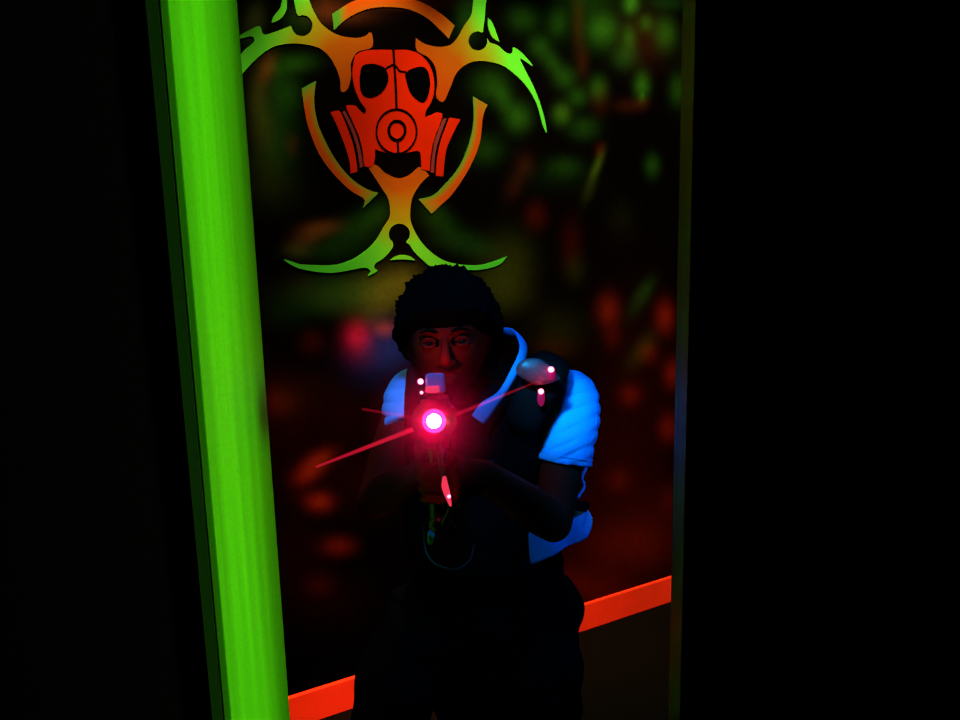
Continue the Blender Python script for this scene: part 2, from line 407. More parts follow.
def arcmat():
    m, nt, b = nodes('orange_green_arc_paint')
    b.inputs['Roughness'].default_value = 0.8; b.inputs['Specular IOR Level'].default_value = 0.0
    at = nt.nodes.new('ShaderNodeAttribute'); at.attribute_name = 'paint'
    nt.links.new(at.outputs['Color'], b.inputs['Base Color'])
    return m
M['arc'] = arcmat()
def arc_part(outer, inner, gs, ge, gin):
    """band between two open splines; green towards its ends (gs, ge) and its inner edge (gin)"""
    K = 40; L = 6
    def resample(pts):
        s = spl(pts, 8, False); d = [0]
        for i in range(1, len(s)): d.append(d[-1]+(s[i]-s[i-1]).length)
        out = []
        for k in range(K):
            t = d[-1]*k/(K-1); i = max(j for j in range(len(d)) if d[j] <= t+1e-9); i = min(i, len(s)-2)
            f = (t-d[i])/max(1e-9, d[i+1]-d[i]); out.append(s[i].lerp(s[i+1], f))
        return out
    o_, i_ = resample(outer), resample(inner)
    verts = []; cols = []
    OR = Vector((0.42, 0.05, 0.002)); GR = Vector((0.06, 0.20, 0.010))
    for off in (0.002, -0.001):
        for k in range(K):
            for l in range(L+1):
                f = l/L; p = o_[k].lerp(i_[k], f); uv = wall_uv(p.x, p.y)
                verts.append(W3(uv[0], uv[1], off))
                t = k/(K-1)
                g = max(gs*max(0, 1-t*7), ge*max(0, 1-(1-t)*7), gin*max(0, f*1.7-0.7))
                c = OR.lerp(GR, min(1, g)); cols.append((c.x, c.y, c.z, 1))
    nn = K*(L+1); faces = []
    for k in range(K-1):
        for l in range(L):
            a = k*(L+1)+l; q = (a, a+1, a+L+2, a+L+1); faces.append(q); faces.append(tuple(nn+x for x in q[::-1]))
    edge = [k*(L+1) for k in range(K)]+[(K-1)*(L+1)+l for l in range(1, L+1)]+[k*(L+1)+L for k in range(K-2, -1, -1)]+list(range(L-1, 0, -1))
    for a, b in zip(edge, edge[1:]+edge[:1]): faces.append((a, b, nn+b, nn+a))
    o = obj('ring_arc', (verts, faces), M['arc'], emblem, loc=EO)
    ca = o.data.color_attributes.new('paint', 'FLOAT_COLOR', 'POINT')
    ca.data.foreach_set('color', np.array(cols, dtype=np.float32).ravel())
    return o
arc_part([cA(p) for p in [(184,228),(190,275),(202,330),(230,398),(270,452),(312,492),(345,512),(342,535)]],
         [cA(p) for p in [(221,208),(216,260),(224,312),(243,360),(272,412),(310,458),(352,487),(382,496)]], 1.0, 1.0, 0.75)
arc_part([cA(p) for p in [(662,270),(650,300),(641,370),(612,438),(572,498),(545,525),(518,550)]],
         [cA(p) for p in [(624,248),(626,310),(615,368),(590,428),(555,472),(522,503),(484,512)]], 0.5, 0.7, 1.0)
arc_part([cA(p) for p in [(262,36),(275,28),(320,2),(380,-10),(450,-6),(500,10),(545,38),(577,66)]],
         [cA(p) for p in [(267,78),(298,50),(345,26),(400,18),(458,24),(505,46),(545,82),(562,100)]], 1.6, 0.3, 0.15)

# gas mask
def zB(pts): return [cB(p) for p in pts]
mask_o = plate('gas_mask', spl(zB([(92,222),(105,203),(135,192),(185,189),(240,190),(290,190),(335,205),(372,242),(390,290),(393,340),(385,380),(362,420),(358,445),(390,432),(405,425),(425,432),
      (415,470),(392,530),(380,590),(376,648),(345,640),(338,575),(290,578),(250,582),(210,578),(170,565),(165,620),(148,632),(128,625),(122,570),(108,515),(80,450),(60,402),(95,400),(127,432),(135,415),(112,382),(92,335),(84,280)]), 4, True, (12,13,15,19,20,25,30,33)),
      -0.001, 0.003, M['mask_red'], emblem)
def canister(pts, corner):
    return plate('filter_canister', spl(zB(pts), 4, True, corner), -0.001, 0.003, M['mask_red'], mask_o)
canister([(0,425),(22,420),(38,425),(62,480),(85,545),(98,610),(102,650),(78,657),(70,600),(45,525),(20,465)], (0, 6, 7))
canister([(452,446),(492,452),(465,505),(438,570),(427,668),(400,666),(405,600),(420,530)], (0, 1, 4, 5))
for band in ([(45,425),(56,420),(90,490),(112,560),(124,630),(112,636),(100,560),(78,492)], [(428,450),(440,448),(410,530),(396,590),(392,655),(380,652),(386,590),(398,525)]):
    tag(plate('filter_band', spl(zB(band), 4, True, (0, 1, 4, 5)), -0.001, 0.0035, M['mask_dim'], mask_o), 'muted red band beside the filter canister')
for eye in ([(118,255),(150,242),(185,248),(208,262),(219,298),(205,335),(180,358),(150,368),(122,355),(111,315)],
            [(284,278),(310,260),(345,253),(368,270),(377,315),(368,365),(352,386),(325,374),(300,345),(288,308)]):
    tag(plate('eye_lens', spl(zB(eye), 5), -0.001, 0.0045, M['line'], mask_o), 'black eye lens')
def ribbon(name, pts, w, m, parent, closed=False, off=0.0045):
    s = spl(zB(pts), 6, closed); n = len(s); L, Rr = [], []
    for i in range(n):
        a = s[(i-1) % n] if (closed or i) else s[i]; b = s[(i+1) % n] if (closed or i < n-1) else s[i]
        d = (b-a).normalized(); q = Vector((-d.y, d.x))*w/2
        L.append(s[i]+q); Rr.append(s[i]-q)
    verts = []
    for o_ in (off, 0.002):
        for p in L+Rr:
            uv = wall_uv(p.x, p.y); verts.append(W3(uv[0], uv[1], o_))
    faces = []
    for i in range(n if closed else n-1):
        j = (i+1) % n
        faces += [(i, j, n+j, n+i), (i, 2*n+i, 2*n+j, j), (n+i, n+j, 3*n+j, 3*n+i)]
    return obj(name, (verts, faces), m, parent, loc=EO)
ribbon('centre_seam', [(238,188),(242,250),(247,330),(250,412)], 2.2, M['line'], mask_o)
ribbon('centre_seam', [(254,528),(257,588)], 2.0, M['line'], mask_o)
ribbon('valve_ring', [(250+76*math.cos(a), 498+84*math.sin(a)) for a in np.linspace(0, 2*math.pi, 14, endpoint=False)], 1.6, M['line'], mask_o, True)
ribbon('valve_ring', [(252+31*math.cos(a), 494+36*math.sin(a)) for a in np.linspace(0, 2*math.pi, 10, endpoint=False)], 2.6, M['line'], mask_o, True)
ribbon('brow_line', [(205,262),(240,245),(262,268),(285,272)], 1.2, M['line'], mask_o)

# ------------------------------------------------------------------ mesh tools for the player
def frames(pts):
    n = len(pts); T_ = []
    for i in range(n):
        a = pts[max(0, i-1)]; b = pts[min(n-1, i+1)]
        T_.append((b-a).normalized() if (b-a).length > 1e-7 else Vector((0, 0, 1)))
    return T_
def loft(bm, pts, rad, seg=20, side=None, cap=True):
    """closed tube; rad entries r or (r_side, r_other); side = reference direction of the first radius"""
    pts = [Vector(p) for p in pts]; T_ = frames(pts)
    side = Vector(side) if side is not None else Vector((1, 0, 0))
    rings = []
    for p, t, r in zip(pts, T_, rad):
        s = side-t*side.dot(t)
        if s.length < 1e-4: s = t.orthogonal()
        s.normalize(); q = t.cross(s)
        if not isinstance(r, (tuple, list)): r = (r, r)
        rings.append([bm.verts.new(p+s*r[0]*math.cos(a)+q*r[1]*math.sin(a)) for a in [2*math.pi*k/seg for k in range(seg)]])
        side = s
    for A, B in zip(rings, rings[1:]):
        for k in range(seg):
            bm.faces.new((A[k], A[(k+1) % seg], B[(k+1) % seg], B[k]))
    if cap:
        bm.faces.new(rings[0][::-1]); bm.faces.new(rings[-1])
def limb(bm, pts, rad, seg=20, n=6, side=None, round_ends=True):
    """smooth loft through points with rounded ends"""
    P3 = [Vector(p) for p in pts]
    rr = [r if isinstance(r, (tuple, list)) else (r, r) for r in rad]
    sp = spl([tuple(p) for p in P3], n, False); sr = spl([tuple(r) for r in rr], n, False)
    sp = list(sp); sr = [(max(0.001, r[0]), max(0.001, r[1])) for r in sr]
    if round_ends:
        T0 = (sp[0]-sp[1]).normalized(); T1 = (sp[-1]-sp[-2]).normalized()
        h0 = sum(sr[0])/2; h1 = sum(sr[-1])/2; pre, prr, po, por = [], [], [], []
        for a in (80, 60, 40, 20):
            ca_, sa = math.cos(math.radians(a)), math.sin(math.radians(a))
            pre.append(sp[0]+T0*h0*sa); prr.append((sr[0][0]*ca_, sr[0][1]*ca_))
            po.insert(0, sp[-1]+T1*h1*sa); por.insert(0, (sr[-1][0]*ca_, sr[-1][1]*ca_))
        sp = pre+sp+po; sr = prr+sr+por
    loft(bm, sp, sr, seg, side)
def ball(bm, c, r, sub=3, mtx=None):
    q = bmesh.ops.create_icosphere(bm, subdivisions=sub, radius=1)
    r = r if isinstance(r, (tuple, list)) else (r, r, r)
    Tm = Matrix.Translation(Vector(c)) @ (mtx.to_4x4() if mtx is not None else Matrix.Identity(4)) @ Matrix.Diagonal((r[0], r[1], r[2], 1))
    bmesh.ops.transform(bm, matrix=Tm, verts=q['verts'])
    return q['verts']
def fuse(name, bm, voxel, m, parent, smooth=4, deform=None, fac=0.5, loc=None):
    """union all closed pieces of bm into ONE continuous surface"""
    bmesh.ops.recalc_face_normals(bm, faces=bm.faces)
    me = bpy.data.meshes.new('tmp'); bm.to_mesh(me); bm.free()
    t = bpy.data.objects.new('tmp', me); COL.objects.link(t)
    r = t.modifiers.new('r', 'REMESH'); r.mode = 'VOXEL'; r.voxel_size = voxel
    s = t.modifiers.new('s', 'SMOOTH'); s.iterations = smooth; s.factor = fac
    dg = bpy.context.evaluated_depsgraph_get()
    new = bpy.data.meshes.new_from_object(t.evaluated_get(dg))
    bpy.data.objects.remove(t); bpy.data.meshes.remove(me)
    new.name = name
    if deform is not None:
        co = np.empty(len(new.vertices)*3); new.vertices.foreach_get('co', co); co = co.reshape(-1, 3)
        no = np.empty(len(new.vertices)*3); new.vertices.foreach_get('normal', no); no = no.reshape(-1, 3)
        new.vertices.foreach_set('co', (co+no*deform(co, no)[:, None]).ravel())
    new.materials.clear(); new.materials.append(m)
    new.polygons.foreach_set('use_smooth', [True]*len(new.polygons)); new.update()
    o = bpy.data.objects.new(name, new)
    if loc is not None:
        new.transform(Matrix.Translation(-Vector(loc))); o.matrix_world = Matrix.Translation(Vector(loc))
    return link(o, parent)

# ------------------------------------------------------------------ the gun frame
MZ = P(434, 421, 1.28)
RE = P(438, 412, 1.72)
gy = (RE-MZ).normalized()                       # backwards along the gun
gx = gy.cross(Vector((0, 0, 1))).normalized()
gz = gx.cross(gy).normalized()
GM = Matrix((gx, gy, gz)).transposed().to_4x4(); GM.translation = MZ
def gp(x, y, z): return GM @ Vector((x, y, z))

# ------------------------------------------------------------------ player
pelvis = P(478, 590, 1.86)
chest = P(494, 440, 1.82)
base = Vector((pelvis.x, pelvis.y, 0))
person = empty('person', base)
tag(person, 'person in blue-lit short sleeved shirt and black laser vest aiming a gun at the viewer', 'person')

sh_L = P(571, 392, 1.83); el_L = P(553, 523, 1.68); wr_L = P(484, 474, 1.475)       # image right
sh_R = P(412, 392, 1.84); el_R = P(376, 500, 1.70); wr_R = P(412, 478, 1.565)       # image left
HC = P(449, 341, 1.73); HS = 1.09                                                             # middle of the skull
# head frame: face towards -y, tilted a little, chin down
hz_ = (P(446, 275, 1.73)-P(454, 395, 1.70)).normalized()
hy_ = Vector((0.04, 1, 0)); hy_ = (hy_-hz_*hy_.dot(hz_)).normalized()
hx_ = hy_.cross(hz_).normalized()
HM = Matrix((hx_, hy_, hz_)).transposed()
def hp(x, y, z): return HC + HM @ Vector((x*HS, y*HS, z*HS))

body = bmesh.new()
# skull and face
vs = ball(body, (0, 0, 0), 1.0, 5)
for v in vs:
    d = v.co.copy()
    x, y, z = d.x*0.076, d.y*0.096, d.z*0.112
    if z < 0:                                            # jaw narrows
        k = (-z/0.112)
        x *= 1-0.34*k**1.5
        if y > 0: y *= 1-0.55*k
        else: y *= 1-0.10*k
    if y < 0:
        x *= 1.0
        # flatten the face a little
        y = y*(1-0.10*math.exp(-((x/0.05)**2)))
        # eye sockets
        for sx in (-1, 1):
            y += 0.011*math.exp(-(((x-sx*0.031)/0.015)**2+((z-0.004)/0.010)**2))
        y -= 0.006*math.exp(-((z-0.024)/0.009)**2-(x/0.05)**2)          # brow
        y -= 0.005*math.exp(-((z+0.062)/0.010)**2-(x/0.024)**2)         # mouth mound
        y -= 0.006*math.exp(-((z+0.098)/0.014)**2-(x/0.020)**2)         # chin
        for sx in (-1, 1):
            y -= 0.004*math.exp(-(((x-sx*0.042)/0.018)**2+((z+0.025)/0.016)**2))   # cheeks
    v.co = hp(x, y, z)
# nose, lips, ears
limb(body, [hp(0,-0.083,0.012), hp(0,-0.092,-0.008), hp(0,-0.104,-0.030), hp(0,-0.096,-0.040)], [(0.007,0.008), (0.009,0.010), (0.012,0.012), (0.011,0.008)], 12, 4)
for sx in (-1, 1):
    ball(body, hp(sx*0.012, -0.094, -0.036), (0.008, 0.010, 0.007), 2, HM)
    limb(body, [hp(sx*0.074,0.000,0.022), hp(sx*0.085,0.014,0.026), hp(sx*0.088,0.022,0.006), hp(sx*0.082,0.012,-0.018), hp(sx*0.073,0.000,-0.028)], [0.006,0.008,0.008,0.007,0.005], 8, 4)
    ball(body, hp(sx*0.077, 0.008, 0.0), (0.006, 0.016, 0.024), 2, HM)
limb(body, [hp(-0.020,-0.078,-0.063), hp(-0.008,-0.086,-0.059), hp(0.008,-0.086,-0.059), hp(0.020,-0.078,-0.063)], [0.003,0.005,0.005,0.003], 8, 4)
limb(body, [hp(-0.018,-0.078,-0.068), hp(0,-0.085,-0.071), hp(0.018,-0.078,-0.068)], [0.003,0.006,0.003], 8, 4)
# neck
neck0 = P(492, 392, 1.83)
limb(body, [neck0+Vector((0,0,-0.05)), neck0+Vector((-.005,0,0.0)), P(474,362,1.80), hp(0.0,0.035,-0.045)], [(0.070,0.062), (0.058,0.056), (0.053,0.055), (0.052,0.058)], 24, 6)
# trunk
limb(body, [pelvis+Vector((0,0,-0.04)), P(486,555,1.86), P(492,500,1.85), chest, P(493,402,1.85)], [(0.125,0.085), (0.130,0.092), (0.138,0.098), (0.155,0.108), (0.120,0.078)], 32, 6, side=(1,0,0))
limb(body, [P(478,368,1.825), P(505,384,1.845), P(535,394,1.85)], [0.045,0.050,0.045], 16, 5)
limb(body, [P(474,368,1.825), P(450,384,1.845), P(430,394,1.85)], [0.045,0.050,0.042], 16, 5)
limb(body, [sh_R, P(492,388,1.86), sh_L+Vector((-0.02,0,-0.01))], [0.046, 0.056, 0.042], 20, 6, side=(0,1,0))
# arms, one taper through each joint
limb(body, [sh_L+Vector((-0.012,0,-0.012)), sh_L.lerp(el_L,0.45), el_L], [0.045, 0.048, 0.041], 20, 8)
limb(body, [el_L, el_L.lerp(wr_L,0.35), wr_L], [0.041, 0.043, 0.027], 20, 8)
limb(body, [sh_R, sh_R.lerp(el_R,0.45), el_R], [0.044, 0.048, 0.040], 20, 8)
limb(body, [el_R, el_R.lerp(wr_R,0.35), wr_R], [0.040, 0.042, 0.027], 20, 8)
# legs
hipL = pelvis+Vector((0.095,0.0,-0.05)); hipR = pelvis+Vector((-0.095,0,-0.05))
knL = Vector((P(532,700,1.80).x+0.02, 1.74, 0.47)); knR = Vector((P(402,700,1.76).x-0.02, 1.72, 0.47))
anL = Vector((knL.x+0.03, 1.90, 0.085)); anR = Vector((knR.x-0.03, 1.80, 0.085))
for h, k, a in ((hipL, knL, anL), (hipR, knR, anR)):
    limb(body, [h, h.lerp(k,0.5), k, k.lerp(a,0.35), a], [0.082,0.072,0.054,0.052,0.036], 20, 6)
    limb(body, [a+Vector((0,0.03,-0.045)), a+Vector((0,-0.06,-0.055)), a+Vector((0,-0.14,-0.065))], [(0.034,0.032),(0.040,0.024),(0.036,0.016)], 16, 5, side=(1,0,0))

def hand(bm, wrist, axis_top, axis_bot, r, palm_side, front, n_wrap=205, flip=1):
    """hand closed round a grip: axis from top to bottom, palm on palm_side, fingers going round the front"""
    ax = (axis_bot-axis_top).normalized(); L = (axis_bot-axis_top).length
    ps = (palm_side-ax*palm_side.dot(ax)).normalized()
    fr = (front-ax*front.dot(ax)-ps*front.dot(ps)).normalized()
    mid = axis_top.lerp(axis_bot, 0.5)
    # palm: a broad pad beside the grip, joined to the wrist
    pc = mid+ps*(r+0.014)-fr*0.012
    limb(bm, [wrist, wrist.lerp(pc, 0.5), pc, mid+ps*(r+0.013)+fr*0.018], [(0.024,0.027),(0.021,0.036),(0.016,0.044),(0.013,0.040)], 20, 6, side=ps)
    lens = [0.95, 1.0, 0.96, 0.84]; rads = [0.0088, 0.0090, 0.0086, 0.0076]
    for i in range(4):
        c = axis_top+ax*(L*0.5+(i-1.5)*0.0205)
        pts = []; rr = []
        tot = n_wrap*lens[i]
        # three phalanges: knuckle bends show as corners in the radius of the arc
        for k, (a, bump) in enumerate([(-12, .006), (14, .0065), (48, .002), (82, .0045), (108, .001), (140, .003), (170, .000), (200, .0015)]):
            a2 = a*lens[i]*n_wrap/205
            rad = r+rads[i]*0.95+bump
            pts.append(c+ps*rad*math.cos(math.radians(a2))+fr*rad*math.sin(math.radians(a2))+ax*0.002*k*(i-1.5)*-0.2)
            rr.append(rads[i]*(1.12-0.045*k))
        limb(bm, pts, rr, 12, 4)
    # thumb leaves the side of the palm near its base and closes round the back
    tb = axis_top+ps*(r+0.016)-fr*0.020+ax*0.012
    limb(bm, [pc-ax*0.012-fr*0.010, tb, axis_top+ps*(r*0.35)-fr*(r+0.011)+ax*0.004, axis_top-ps*(r+0.004)-fr*(r*0.75)+ax*0.010, axis_top-ps*(r+0.010)+fr*0.004+ax*0.015], [0.016,0.0130,0.0108,0.0100,0.0085], 14, 5)

# fore grip and pistol grip positions in gun space
fg_t, fg_b = gp(0.0, 0.135, -0.062), gp(0.0, 0.128, -0.165)
pg_t, pg_b = gp(0.0, 0.300, -0.055), gp(0.0, 0.335, -0.155)
hand(body, wr_L, fg_t, fg_b, 0.019, gx, -gy)
hand(body, wr_R, pg_t, pg_b, 0.018, -gx, -gy, flip=-1)
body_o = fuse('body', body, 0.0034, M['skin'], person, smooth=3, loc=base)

# eyes
for sx in (-1, 1):
    e = bmesh.new(); ec = hp(sx*0.031, -0.0735, 0.002); ball(e, ec, 0.0122, 3)
    eo = obj('eye', e, M['eye'], person, True)
    look = (CAM-ec).normalized()
    e = bmesh.new(); ball(e, ec+look*0.0098, 0.0056, 3)
    obj('iris', e, M['iris'], eo, True)
    for top in (1, -1):                                  # lids close over the ball, leaving a narrow slit
        e = bmesh.new()
        limb(e, [hp(sx*0.031-0.0135, -0.0785, 0.002), hp(sx*0.031-0.006, -0.0860, 0.002+top*0.0062), hp(sx*0.031+0.006, -0.0860, 0.002+top*0.0062), hp(sx*0.031+0.0135, -0.0785, 0.002)], [(0.0018,0.002),(0.0042,0.003),(0.0042,0.003),(0.0018,0.002)], 10, 5)
        obj('eyelid', e, M['skin'], person, True)

# hair: thick curly cap
hb_ = bmesh.new()
vs = ball(hb_, (0, 0, 0), 1.0, 6)
for v in vs:
    d = v.co.normalized()
    # hairline: covers crown, sides down to the ears and the back
    line = 0.36 if d.y < 0 else 0.33-1.1*d.y
    if abs(d.x) > 0.6: line -= 0.6*(abs(d.x)-0.6)
    k = max(0.0, min(1.0, (d.z-line+0.10)/0.16))
    lump = noise.noise(d*7.0)*0.006+noise.noise(d*17.0)*0.0045+noise.noise(d*38.0)*0.003
    th = -0.012+k*(0.041+lump*1.3)
    v.co = hp(d.x*(0.078+th), d.y*(0.098+th), d.z*(0.108+th*1.25))
hair_o = obj('hair', hb_, M['hair'], person, True)
# eyebrows
for sx in (-1, 1):
    e = bmesh.new(); limb(e, [hp(sx*0.014,-0.0915,0.020), hp(sx*0.030,-0.0900,0.025), hp(sx*0.046,-0.080,0.021)], [0.002,0.0028,0.0015], 8, 4)
    obj('eyebrow', e, M['hair'], person, True)

# shirt ---------------------------------------------------------------
def mm(px, D=1.8): return px*D/F
sb = bmesh.new()
limb(sb, [P(508,536,1.865), P(503,516,1.855), P(497,480,1.85), P(494,440,1.83), P(493,408,1.84), P(492,390,1.84)],
     [(0.208,0.130), (0.180,0.126), (0.168,0.122), (0.170,0.122), (0.150,0.100), (0.085,0.07)], 36, 6, side=(1,0,0), round_ends=False)
def sleeve(bm, pts, rad):
    P3 = [Vector(p) for p in pts]
    sp = spl([tuple(p) for p in P3], 6, False); sr = [q.x for q in spl([(r, 0) for r in rad], 6, False)]
    t = (sp[-1]-sp[-2]).normalized()
    sp = list(sp)+[sp[-1]+t*0.001, sp[-1]-t*0.018]; sr = sr+[sr[-1]-0.006, sr[-1]-0.008]
    T0 = (sp[0]-sp[1]).normalized()
    sp = [sp[0]+T0*sr[0]*0.9, sp[0]+T0*sr[0]*0.6]+sp; sr = [sr[0]*0.3, sr[0]*0.8]+sr
    loft(bm, sp, sr, 28, (0, 1, 0))
cuffL = P(562, 461, 1.755); cuffR = P(408, 428, 1.775)
sleeve(sb, [P(552,392,1.845), P(572,396,1.825), P(573,420,1.79), P(566,440,1.765), cuffL], [0.052, 0.057, 0.061, 0.065, 0.066])
sleeve(sb, [P(424,385,1.85), P(411,390,1.84), P(405,406,1.82), cuffR], [0.042, 0.048, 0.052, 0.054])
cL = P(572,400,1.8)
def folds(co, no):
    x, y, z = co[:, 0], co[:, 1], co[:, 2]
    # diagonal drape lines across the sleeves, soft vertical drape on the trunk
    armz = 1/(1+np.exp(-(z-P(560,462,1.76).z)*60))
    out = np.empty(len(co))
    for i in range(len(co)):
        p = Vector((x[i], y[i], z[i]))
        w_ = noise.noise(p*9.0)*0.5
        ph = (z[i]-x[i]*0.30+y[i]*0.2)/0.030+w_*1.3
        rd = abs(math.sin(ph*math.pi))**0.35
        am = max(0.0, noise.noise(p*11.0+Vector((7, 3, 1)))+0.35)
        out[i] = -0.0100*(1-rd)*am+0.0016*noise.noise(Vector((p.x*14, p.y*14, p.z*50-p.x*18)))
    tr = 0.004*np.sin(x*55+z*9)*np.clip((P(490,480,1.8).z-z)*9, 0, 1)+0.002*np.sin(x*90+z*30)
    return out*armz+tr*(1-armz)
shirt_o = fuse('shirt', sb, 0.0038, M['shirt'], person, smooth=2, deform=folds, loc=base)
# stitched cuff band on the visible sleeve
cb = bmesh.new()
ax = (cuffL-P(566,440,1.765)).normalized(); s0 = ax.orthogonal().normalized(); q0 = ax.cross(s0)
for off in (-0.004,):
    pass
ring = []
for k in range(48):
    a = 2*math.pi*k/48
    ring.append(cuffL-ax*0.016+s0*0.0658*math.cos(a)+q0*0.0658*math.sin(a))
n = len(ring); vv = []
for p, c in ((p, cuffL-ax*0.016) for p in ring):
    r_ = (p-c).normalized(); vv.append([p, p+r_*0.0012+ax*0.001, p+ax*0.003])
b_ = [[cb.verts.new(q) for q in r_] for r_ in vv]
for i in range(n):
    A, B = b_[i], b_[(i+1) % n]
    for k in range(3):
        cb.faces.new((A[k], A[(k+1) % 3], B[(k+1) % 3], B[k]))
obj('cuff_seam', cb, M['shirt'], shirt_o, True)
# collar: folded band round the neck ending in a point on the chest
def band(name, path, widths, m, parent, thick=0.004, outdir=None):
    pts = spl([tuple(p) for p in path], 7, False); ws = [q.x for q in spl([(w, 0) for w in widths], 7, False)]
    T_ = frames(pts); bm = bmesh.new(); rows = []
    for p, t, w in zip(pts, T_, ws):
        o_ = (p-outdir(p)); o_ = (o_-t*o_.dot(t)).normalized(); s = t.cross(o_).normalized()
        rows.append([bm.verts.new(p+s*w*f+o_*thick*g) for (f, g) in ((-.5, 0), (-.5, .6), (-.25, 1.2), (0, 1.5), (.25, 1.2), (.5, .6), (.5, 0), (0, -.3))])
    for A, B in zip(rows, rows[1:]):
        for k in range(8): bm.faces.new((A[k], A[(k+1) % 8], B[(k+1) % 8], B[k]))
    bm.faces.new(rows[0]); bm.faces.new(rows[-1][::-1])
    return obj(name, bm, m, parent, True)
nc = P(480, 385, 1.84)
cpath = [P(478,420,1.665), P(487,408,1.670), P(501,394,1.685), P(513,374,1.71), P(523,352,1.745), P(519,338,1.775), P(506,333,1.82), P(485,336,1.87), P(462,344,1.87), P(445,360,1.84), P(440,385,1.78), P(452,410,1.70)]
band('collar', cpath, [mm(15), mm(15), mm(8), mm(9), mm(12), mm(14), mm(11), mm(11), mm(12), mm(12), mm(10), mm(10)], M['shirt'], shirt_o, 0.0045, lambda p: Vector((nc.x, nc.y, p.z-0.015)))

s = bmesh.new(); limb(s, [P(433,528,1.655), P(431,535,1.652), P(430,543,1.655)], [(0.004,0.002),(0.008,0.003),(0.006,0.002)], 12, 6, side=(1,0,0))
obj('shirt_corner', s, M['shirt'], shirt_o, True)
# pants, shoes --------------------------------------------------------
pb = bmesh.new()
limb(pb, [P(490,576,1.86), P(489,602,1.86), P(480,640,1.84)], [(0.182,0.105), (0.232,0.135), (0.222,0.130)], 32, 6, side=(1,0,0))
for h, k, a, s in ((hipL, knL, anL, 1), (hipR, knR, anR, -1)):
    t = h.lerp(k, 0.55)
    limb(pb, [h+Vector((-.015*s,0,0)), t+Vector((s*0.008,0,0)), k, k.lerp(a,0.5), a+Vector((0,0,0.01))], [(0.112,0.118),(0.108,0.112),(0.092,0.095),(0.082,0.085),(0.072,0.078)], 28, 6, side=(1,0,0))
# loose seat cloth between the thighs
limb(pb, [P(472,625,1.85), P(466,716,1.82)], [(0.130,0.10),(0.078,0.06)], 24, 6, side=(1,0,0))
def pf(co, no):
    x, z = co[:, 0], co[:, 2]
    return 0.004*np.sin(z*60+np.sin(x*30)*2)+0.003*np.sin(z*31+x*50)
pants_o = fuse('trousers', pb, 0.006, M['pants'], person, smooth=3, deform=pf, loc=base)
for a in (anL, anR):
    s = bmesh.new()
    limb(s, [Vector((a.x,a.y+0.055,0.045)), Vector((a.x,a.y,0.052)), Vector((a.x,a.y-0.08,0.042)), Vector((a.x,a.y-0.155,0.032))], [(0.040,0.036),(0.045,0.040),(0.050,0.030),(0.044,0.022)], 20, 6, side=(1,0,0))
    limb(s, [Vector((a.x,a.y+0.01,0.05)), Vector((a.x,a.y+0.01,0.105))], [0.047, 0.048], 20, 4)
    so = fuse('shoe', s, 0.004, M['shoe'], person, smooth=2, loc=base)
    s = bmesh.new()
    loft(s, [Vector((a.x,a.y-0.05,0.001)), Vector((a.x,a.y-0.05,0.018))], [(0.053,0.150),(0.050,0.147)], 28, (1,0,0))
    obj('shoe_sole', s, M['rubber'], so)

# vest ----------------------------------------------------------------
vb = bmesh.new()
limb(vb, [P(473,550,1.835), P(476,505,1.835), P(484,470,1.84), P(486,440,1.82), P(487,408,1.83), P(490,386,1.845)],
     [(0.172,0.150), (0.168,0.144), (0.166,0.136), (0.162,0.135), (0.150,0.114), (0.112,0.082)], 36, 6, side=(1,0,0), round_ends=False)
# padded shoulder straps from chest over the shoulder to the back
for pts in ([P(522,420,1.69), P(540,384,1.715), P(552,366,1.76), P(552,362,1.83), P(542,392,1.915)],
            [P(440,425,1.69), P(428,390,1.715), P(428,374,1.76), P(436,368,1.84), P(440,392,1.915)]):
    limb(vb, pts, [(0.040,0.014),(0.042,0.015),(0.041,0.015),(0.040,0.015),(0.040,0.014)], 20, 6, side=(1,0,0.2))
limb(vb, [P(514,378,1.82), P(530,376,1.83), P(550,382,1.84)], [0.046,0.050,0.044], 18, 5)
limb(vb, [P(458,380,1.85), P(440,380,1.85), P(428,386,1.85)], [0.046,0.048,0.040], 18, 5)
# side panel on his right that reaches past the sleeve
limb(vb, [P(418,372,1.74), P(417,400,1.72), P(416,430,1.72), P(420,480,1.74), P(430,520,1.76)], [(0.026,0.016),(0.028,0.016),(0.026,0.016),(0.030,0.02),(0.03,0.02)], 16, 6, side=(1,0,0))
vest_o = fuse('vest', vb, 0.0045, M['vest'], person, smooth=3, loc=base)
vest_o['label'] = 'black padded laser tag vest with red lights'
# side strap and buckle over the shirt
s = bmesh.new()
limb(s, [P(548,500,1.71), P(570,504,1.735), P(585,507,1.79), P(588,507,1.86)], [(0.012,0.003)]*4, 10, 6, side=(0,0,1))
obj('side_strap', s, M['vest'], vest_o, True)
s = bmesh.new(); box_bm(s, (0,0,0), (0.024,0.008,0.026)); bevel(s, 0.003); bmesh.ops.transform(s, matrix=Matrix.Translation(P(574,505,1.738)) @ Matrix.Rotation(0.5, 4, 'Z'), verts=s.verts)
obj('buckle', s, M['plastic'], vest_o)
s = bmesh.new()
limb(s, [P(586,468,1.80), P(582,478,1.78), P(584,487,1.77), P(578,497,1.745)], [0.004,0.0035,0.004,0.0035], 8, 5)
obj('side_lace', s, M['shirt'], vest_o, True)
